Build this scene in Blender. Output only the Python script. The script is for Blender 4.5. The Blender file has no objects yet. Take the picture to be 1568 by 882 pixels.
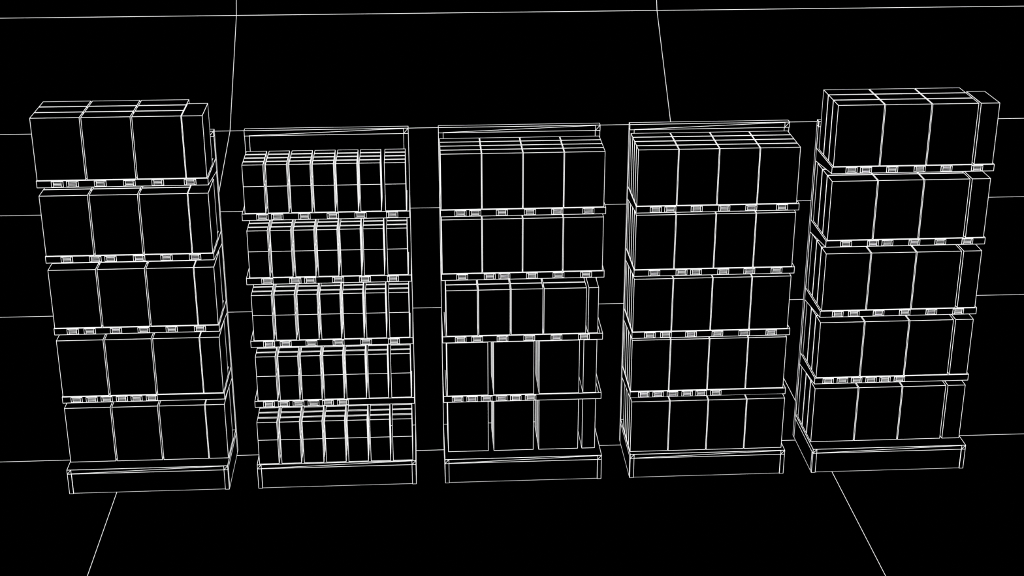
import bpy, math
from mathutils import Vector, Matrix

# ------------------------------------------------------------ materials
def mat_black(name):
    m=bpy.data.materials.new(name); m.use_nodes=True
    b=m.node_tree.nodes['Principled BSDF']
    b.inputs['Base Color'].default_value=(0,0,0,1)
    b.inputs['Roughness'].default_value=1.0
    b.inputs['Specular IOR Level'].default_value=0.0
    return m
def mat_line(name,s):
    m=bpy.data.materials.new(name); m.use_nodes=True
    b=m.node_tree.nodes['Principled BSDF']
    b.inputs['Base Color'].default_value=(0,0,0,1)
    b.inputs['Roughness'].default_value=1.0
    b.inputs['Specular IOR Level'].default_value=0.0
    b.inputs['Emission Color'].default_value=(1,1,1,1)
    b.inputs['Emission Strength'].default_value=s
    return m
BLACK=mat_black('matte_black'); WHITE=mat_line('glowing_white_edge',1.5)
FLOORM=mat_black('floor_black'); WALLM=mat_black('wall_black')
R0=0.0013

# ------------------------------------------------------------ mesh collector
class Mesh:
    def __init__(s): s.v=[];s.f=[];s.m=[]
    def poly(s,pts,mi=0):
        n=len(s.v); s.v+= [tuple(p) for p in pts]; s.f.append(tuple(range(n,n+len(pts)))); s.m.append(mi)
    def line(s,a,b,r=R0):
        a=Vector(a);b=Vector(b);d=b-a
        if d.length<1e-6: return
        d.normalize()
        up=Vector((0,0,1)) if abs(d.z)<.9 else Vector((0,1,0))
        u=d.cross(up).normalized(); w=d.cross(u).normalized()
        a=a-d*r;b=b+d*r; n=len(s.v)
        for p in (a,b):
            for x,y in ((-1,-1),(1,-1),(1,1),(-1,1)): s.v.append(tuple(p+u*x*r+w*y*r))
        for q in ((0,1,5,4),(1,2,6,5),(2,3,7,6),(3,0,4,7),(3,2,1,0),(4,5,6,7)):
            s.f.append(tuple(n+k for k in q)); s.m.append(1)
    def box(s,x0,x1,y0,y1,z0,z1,edges=True,r=R0,skip=()):
        c=[(x0,y0,z0),(x1,y0,z0),(x1,y1,z0),(x0,y1,z0),(x0,y0,z1),(x1,y0,z1),(x1,y1,z1),(x0,y1,z1)]
        n=len(s.v); s.v+=c
        for q in ((3,2,1,0),(4,5,6,7),(0,1,5,4),(1,2,6,5),(2,3,7,6),(3,0,4,7)):
            s.f.append(tuple(n+k for k in q)); s.m.append(0)
        if edges:
            for i,j in ((0,1),(1,2),(2,3),(3,0),(4,5),(5,6),(6,7),(7,4),(0,4),(1,5),(2,6),(3,7)):
                if (i,j) in skip: continue
                s.line(c[i],c[j],r)
    def prism_x(s,x0,x1,prof,noedge=()):
        n=len(s.v);k=len(prof)
        s.v+=[(x0,y,z) for y,z in prof]+[(x1,y,z) for y,z in prof]
        s.f.append(tuple(range(n,n+k)));s.m.append(0)
        s.f.append(tuple(range(n+2*k-1,n+k-1,-1)));s.m.append(0)
        for i in range(k):
            j=(i+1)%k
            s.f.append((n+i,n+k+i,n+k+j,n+j));s.m.append(0)
            if i not in noedge:
                for x in (x0,x1): s.line((x,*prof[i]),(x,*prof[j]))
    def make(s,name,parent=None,loc=(0,0,0),mats=None):
        me=bpy.data.meshes.new(name); me.from_pydata(s.v,[],s.f)
        for m in (mats or (BLACK,WHITE)): me.materials.append(m)
        me.polygons.foreach_set('material_index',s.m); me.update()
        o=bpy.data.objects.new(name,me); bpy.context.collection.objects.link(o)
        o.location=loc
        if parent: o.parent=parent
        return o

W=1.22; PITCH=1.4462; BASEZ=0.206; YB=.60
TAGS=[[.105,.213,.41,.617,.819,1.05],[.112,.318,.428,.635,.834,1.042],[.095,.22,.413,.617,.825,1.035],[.065,.178,.29,.405,.515,.63]]
ZS_OUT=[2.490,1.910,1.335,.769]; ZS_IN=[2.211,1.706,1.195,.691]

def build_unit(i):
    zs=ZS_OUT if i in (0,4) else ZS_IN
    root=bpy.data.objects.new('gondola_shelf_unit',None); bpy.context.collection.objects.link(root)
    root.location=((i-2)*PITCH-W/2,0,0)
    # frame
    m=Mesh()
    for x in (0,W-.035): m.box(x,x+.035,YB,YB+.04,0,2.70)
    m.make('uprights',root)
    m=Mesh(); m.box(.035,W-.035,YB+.015,YB+.025,.20,2.66,edges=False)
    m.make('back_panel',root)
    m=Mesh(); m.box(0,W,YB-.012,YB+.04,2.662,2.703)
    y=YB-.012
    m.line((.035,y,2.664),(W-.035,y,2.701)); m.line((W-.035,y,2.662),(W-.035,y,2.703))
    m.line((W-.035,y,2.662),(W,y,2.703))
    m.make('top_rail',root)
    # base
    m=Mesh()
    m.box(.03,W-.03,.006,.02,0,.171)
    for x in (0,W-.03): m.box(x,x+.03,0,.03,0,.171)
    for x in (0,W-.02): m.box(x,x+.02,.03,YB,0,.171)
    m.make('base_kickplate',root)
    m=Mesh(); m.box(0,W,0,YB,.171,BASEZ)
    for x in (.03,W-.03): m.line((x,0,.171),(x,0,BASEZ))
    m.line((.03,0,.173),(W-.03,0,BASEZ-.002)); m.line((0,0,.171),(.03,0,BASEZ)); m.line((W-.03,0,.171),(W,0,BASEZ))
    m.make('base_deck',root)
    # shelves
    for t,z in enumerate(zs):
        m=Mesh()
        m.box(.02,W-.02,.135,YB,z-.03,z-.002,edges=False)
        m.box(0,W,.122,.135,z-.052,z-.002,skip=((6,7),(2,3),(2,6),(3,7)))
        for x in (0,W-.02):
            m.prism_x(x,x+.02,[(.135,z-.002),(.135,z-.052),(YB,z-.102),(YB,z-.002)],noedge=(0,))
        m.make('shelf_%d'%(t+1),root)
        m=Mesh()
        for tx in TAGS[t]:
            y=.118; z0,z1=z-.047,z-.007
            m.box(tx,tx+.083,y,.122,z0,z1,r=.0012)
            for k in range(1,4):
                zz=z0+(z1-z0)*k/4
                m.line((tx+.014,y,zz),(tx+.07,y,zz),.0011)
            m.line((tx+.014,y,z0),(tx+.014,y,z1),.0011); m.line((tx+.07,y,z0),(tx+.07,y,z1),.0011)
        m.make('price_tags_%d'%(t+1),root)
    return root,zs

def fill(m,cols,z,h,y0,rows,pitch,dep,split=None):
    for x0,x1 in cols:
        for r in range(rows):
            ya=y0+r*pitch
            if split:
                m.box(x0,x1,ya,ya+dep,z,z+split); m.box(x0,x1,ya,ya+dep,z+split,z+h)
            else: m.box(x0,x1,ya,ya+dep,z,z+h)

for i in range(5):
    root,zs=build_unit(i)
    tiers=list(zs)+[BASEZ]
    loc=root.location
    m=Mesh()          # all merchandise of one display is one object
    for t,z in enumerate(tiers):
        z=z+.002
        if i==0:
            fill(m,[(.006+k*.356,.006+k*.356+.344) for k in range(3)],z,.462,.125,3,.149,.139)
            m.box(1.068,1.213,.125,.45,z,z+.462)
            name='large_carton_boxes'
        elif i==4:
            fill(m,[(.01+k*.3495,.01+k*.3495+.341) for k in range(3)],z,.465,.125,3,.149,.139)
            m.box(1.068,1.206,.125,.45,z,z+.465)
            name='large_carton_boxes'
        elif i==1:
            if t==0: cols=[(.022+k*.1685,.022+k*.1685+.150) for k in range(6)]+[(1.045,1.196)]
            elif t<4: cols=[(.026+k*.1695,.026+k*.1695+.148) for k in range(6)]+[(1.047,1.196)]
            else: cols=[(.018+k*.1715,.018+k*.1715+.150) for k in range(7)]
            fill(m,cols,z,.368 if t<4 else .356,.125 if t<4 else .01,4,.087,.070,split=.205)
            name='small_stacked_cartons'
        elif i==2:
            name='mixed_size_boxes'
            if t<2: fill(m,[(.006+k*.3015,.006+k*.3015+.295) for k in range(4)],z,.425,.125,4,.1,.092)
            elif t==2:
                fill(m,[(.03,.265),(.275,.512),(.522,.76),(.77,1.09)],z,.372,.125,3,.12,.11)
                m.box(1.108,1.182,.125,.45,z,z+.372)
            else:
                fill(m,[(.03,.342),(.386,.695),(.738,1.045)],z,.446,.125,4,.1,.092)
                m.box(1.078,1.178,.125,.45,z,z+.446)
        else:
            name='tall_cereal_boxes'
            fill(m,[(.004+k*.3005,.004+k*.3005+.294) for k in range(4)],z,.432,.125 if t<4 else .045,4,.108,.098)
    m.make(name,None,loc)

# ------------------------------------------------------------ floor and curved backdrop
XA,XB=-3.144,2.448; TW=XB-XA
x0,x1=XA-TW,XB+TW
XS=[x0,XA,XB,x1]
YS=[-11.4,-8.417,-5.429,-2.441,.5475,3.5292,6.5359]
m=Mesh(); m.box(x0,x1,YS[0],YS[-1],-.12,0,edges=False); m.make('floor',mats=(FLOORM,WHITE))
fl=bpy.data.objects['floor']
g=Mesh()
def rad(y,z):  # seam width: joints get wider toward the backdrop
    return .0014+max(0,y)*.00014
for y in YS: g.line((x0,y,0),(x1,y,0),rad(y,0))
for x in XS:
    for a,b in zip(YS[:-1],YS[1:]): g.line((x,a,0),(x,b,0),rad(a,0))
g.make('tile_seams',fl)
prof=[(6.5359,0),(8.3784,.4328),(9.8736,1.5764),(10.757,3.236),(10.93,5.1),(10.95,7.6)]
m=Mesh()
for (ya,za),(yb,zb) in zip(prof[:-1],prof[1:]):
    m.poly([(x0,ya,za),(x1,ya,za),(x1,yb,zb),(x0,yb,zb)])
    m.poly([(x0,yb+.12,zb),(x1,yb+.12,zb),(x1,ya+.12,za-.12),(x0,ya+.12,za-.12)])
wall=m.make('wall_back',mats=(WALLM,WHITE))
g=Mesh()
for (ya,za),(yb,zb) in zip(prof[:-1],prof[1:]):
    g.line((x0,yb,zb),(x1,yb,zb),rad(yb,zb))
    for x in XS: g.line((x,ya,za),(x,yb,zb),rad(ya,za))
g.make('panel_seams',wall)

# ------------------------------------------------------------ world, colour, camera
w=bpy.data.worlds.new('dark_void'); bpy.context.scene.world=w; w.use_nodes=True
w.node_tree.nodes['Background'].inputs[0].default_value=(0,0,0,1)
w.node_tree.nodes['Background'].inputs[1].default_value=0
try: bpy.context.scene.view_settings.view_transform='Standard'
except Exception: pass
cam=bpy.data.cameras.new('camera'); co=bpy.data.objects.new('camera',cam); bpy.context.collection.objects.link(co)
cam.sensor_width=36; cam.lens=36*2381.44/1568
co.location=(-.7354,-10.6824,5.9865); co.rotation_euler=(1.1843,-.0009,-.0599)
cam.clip_end=100
bpy.context.scene.camera=co
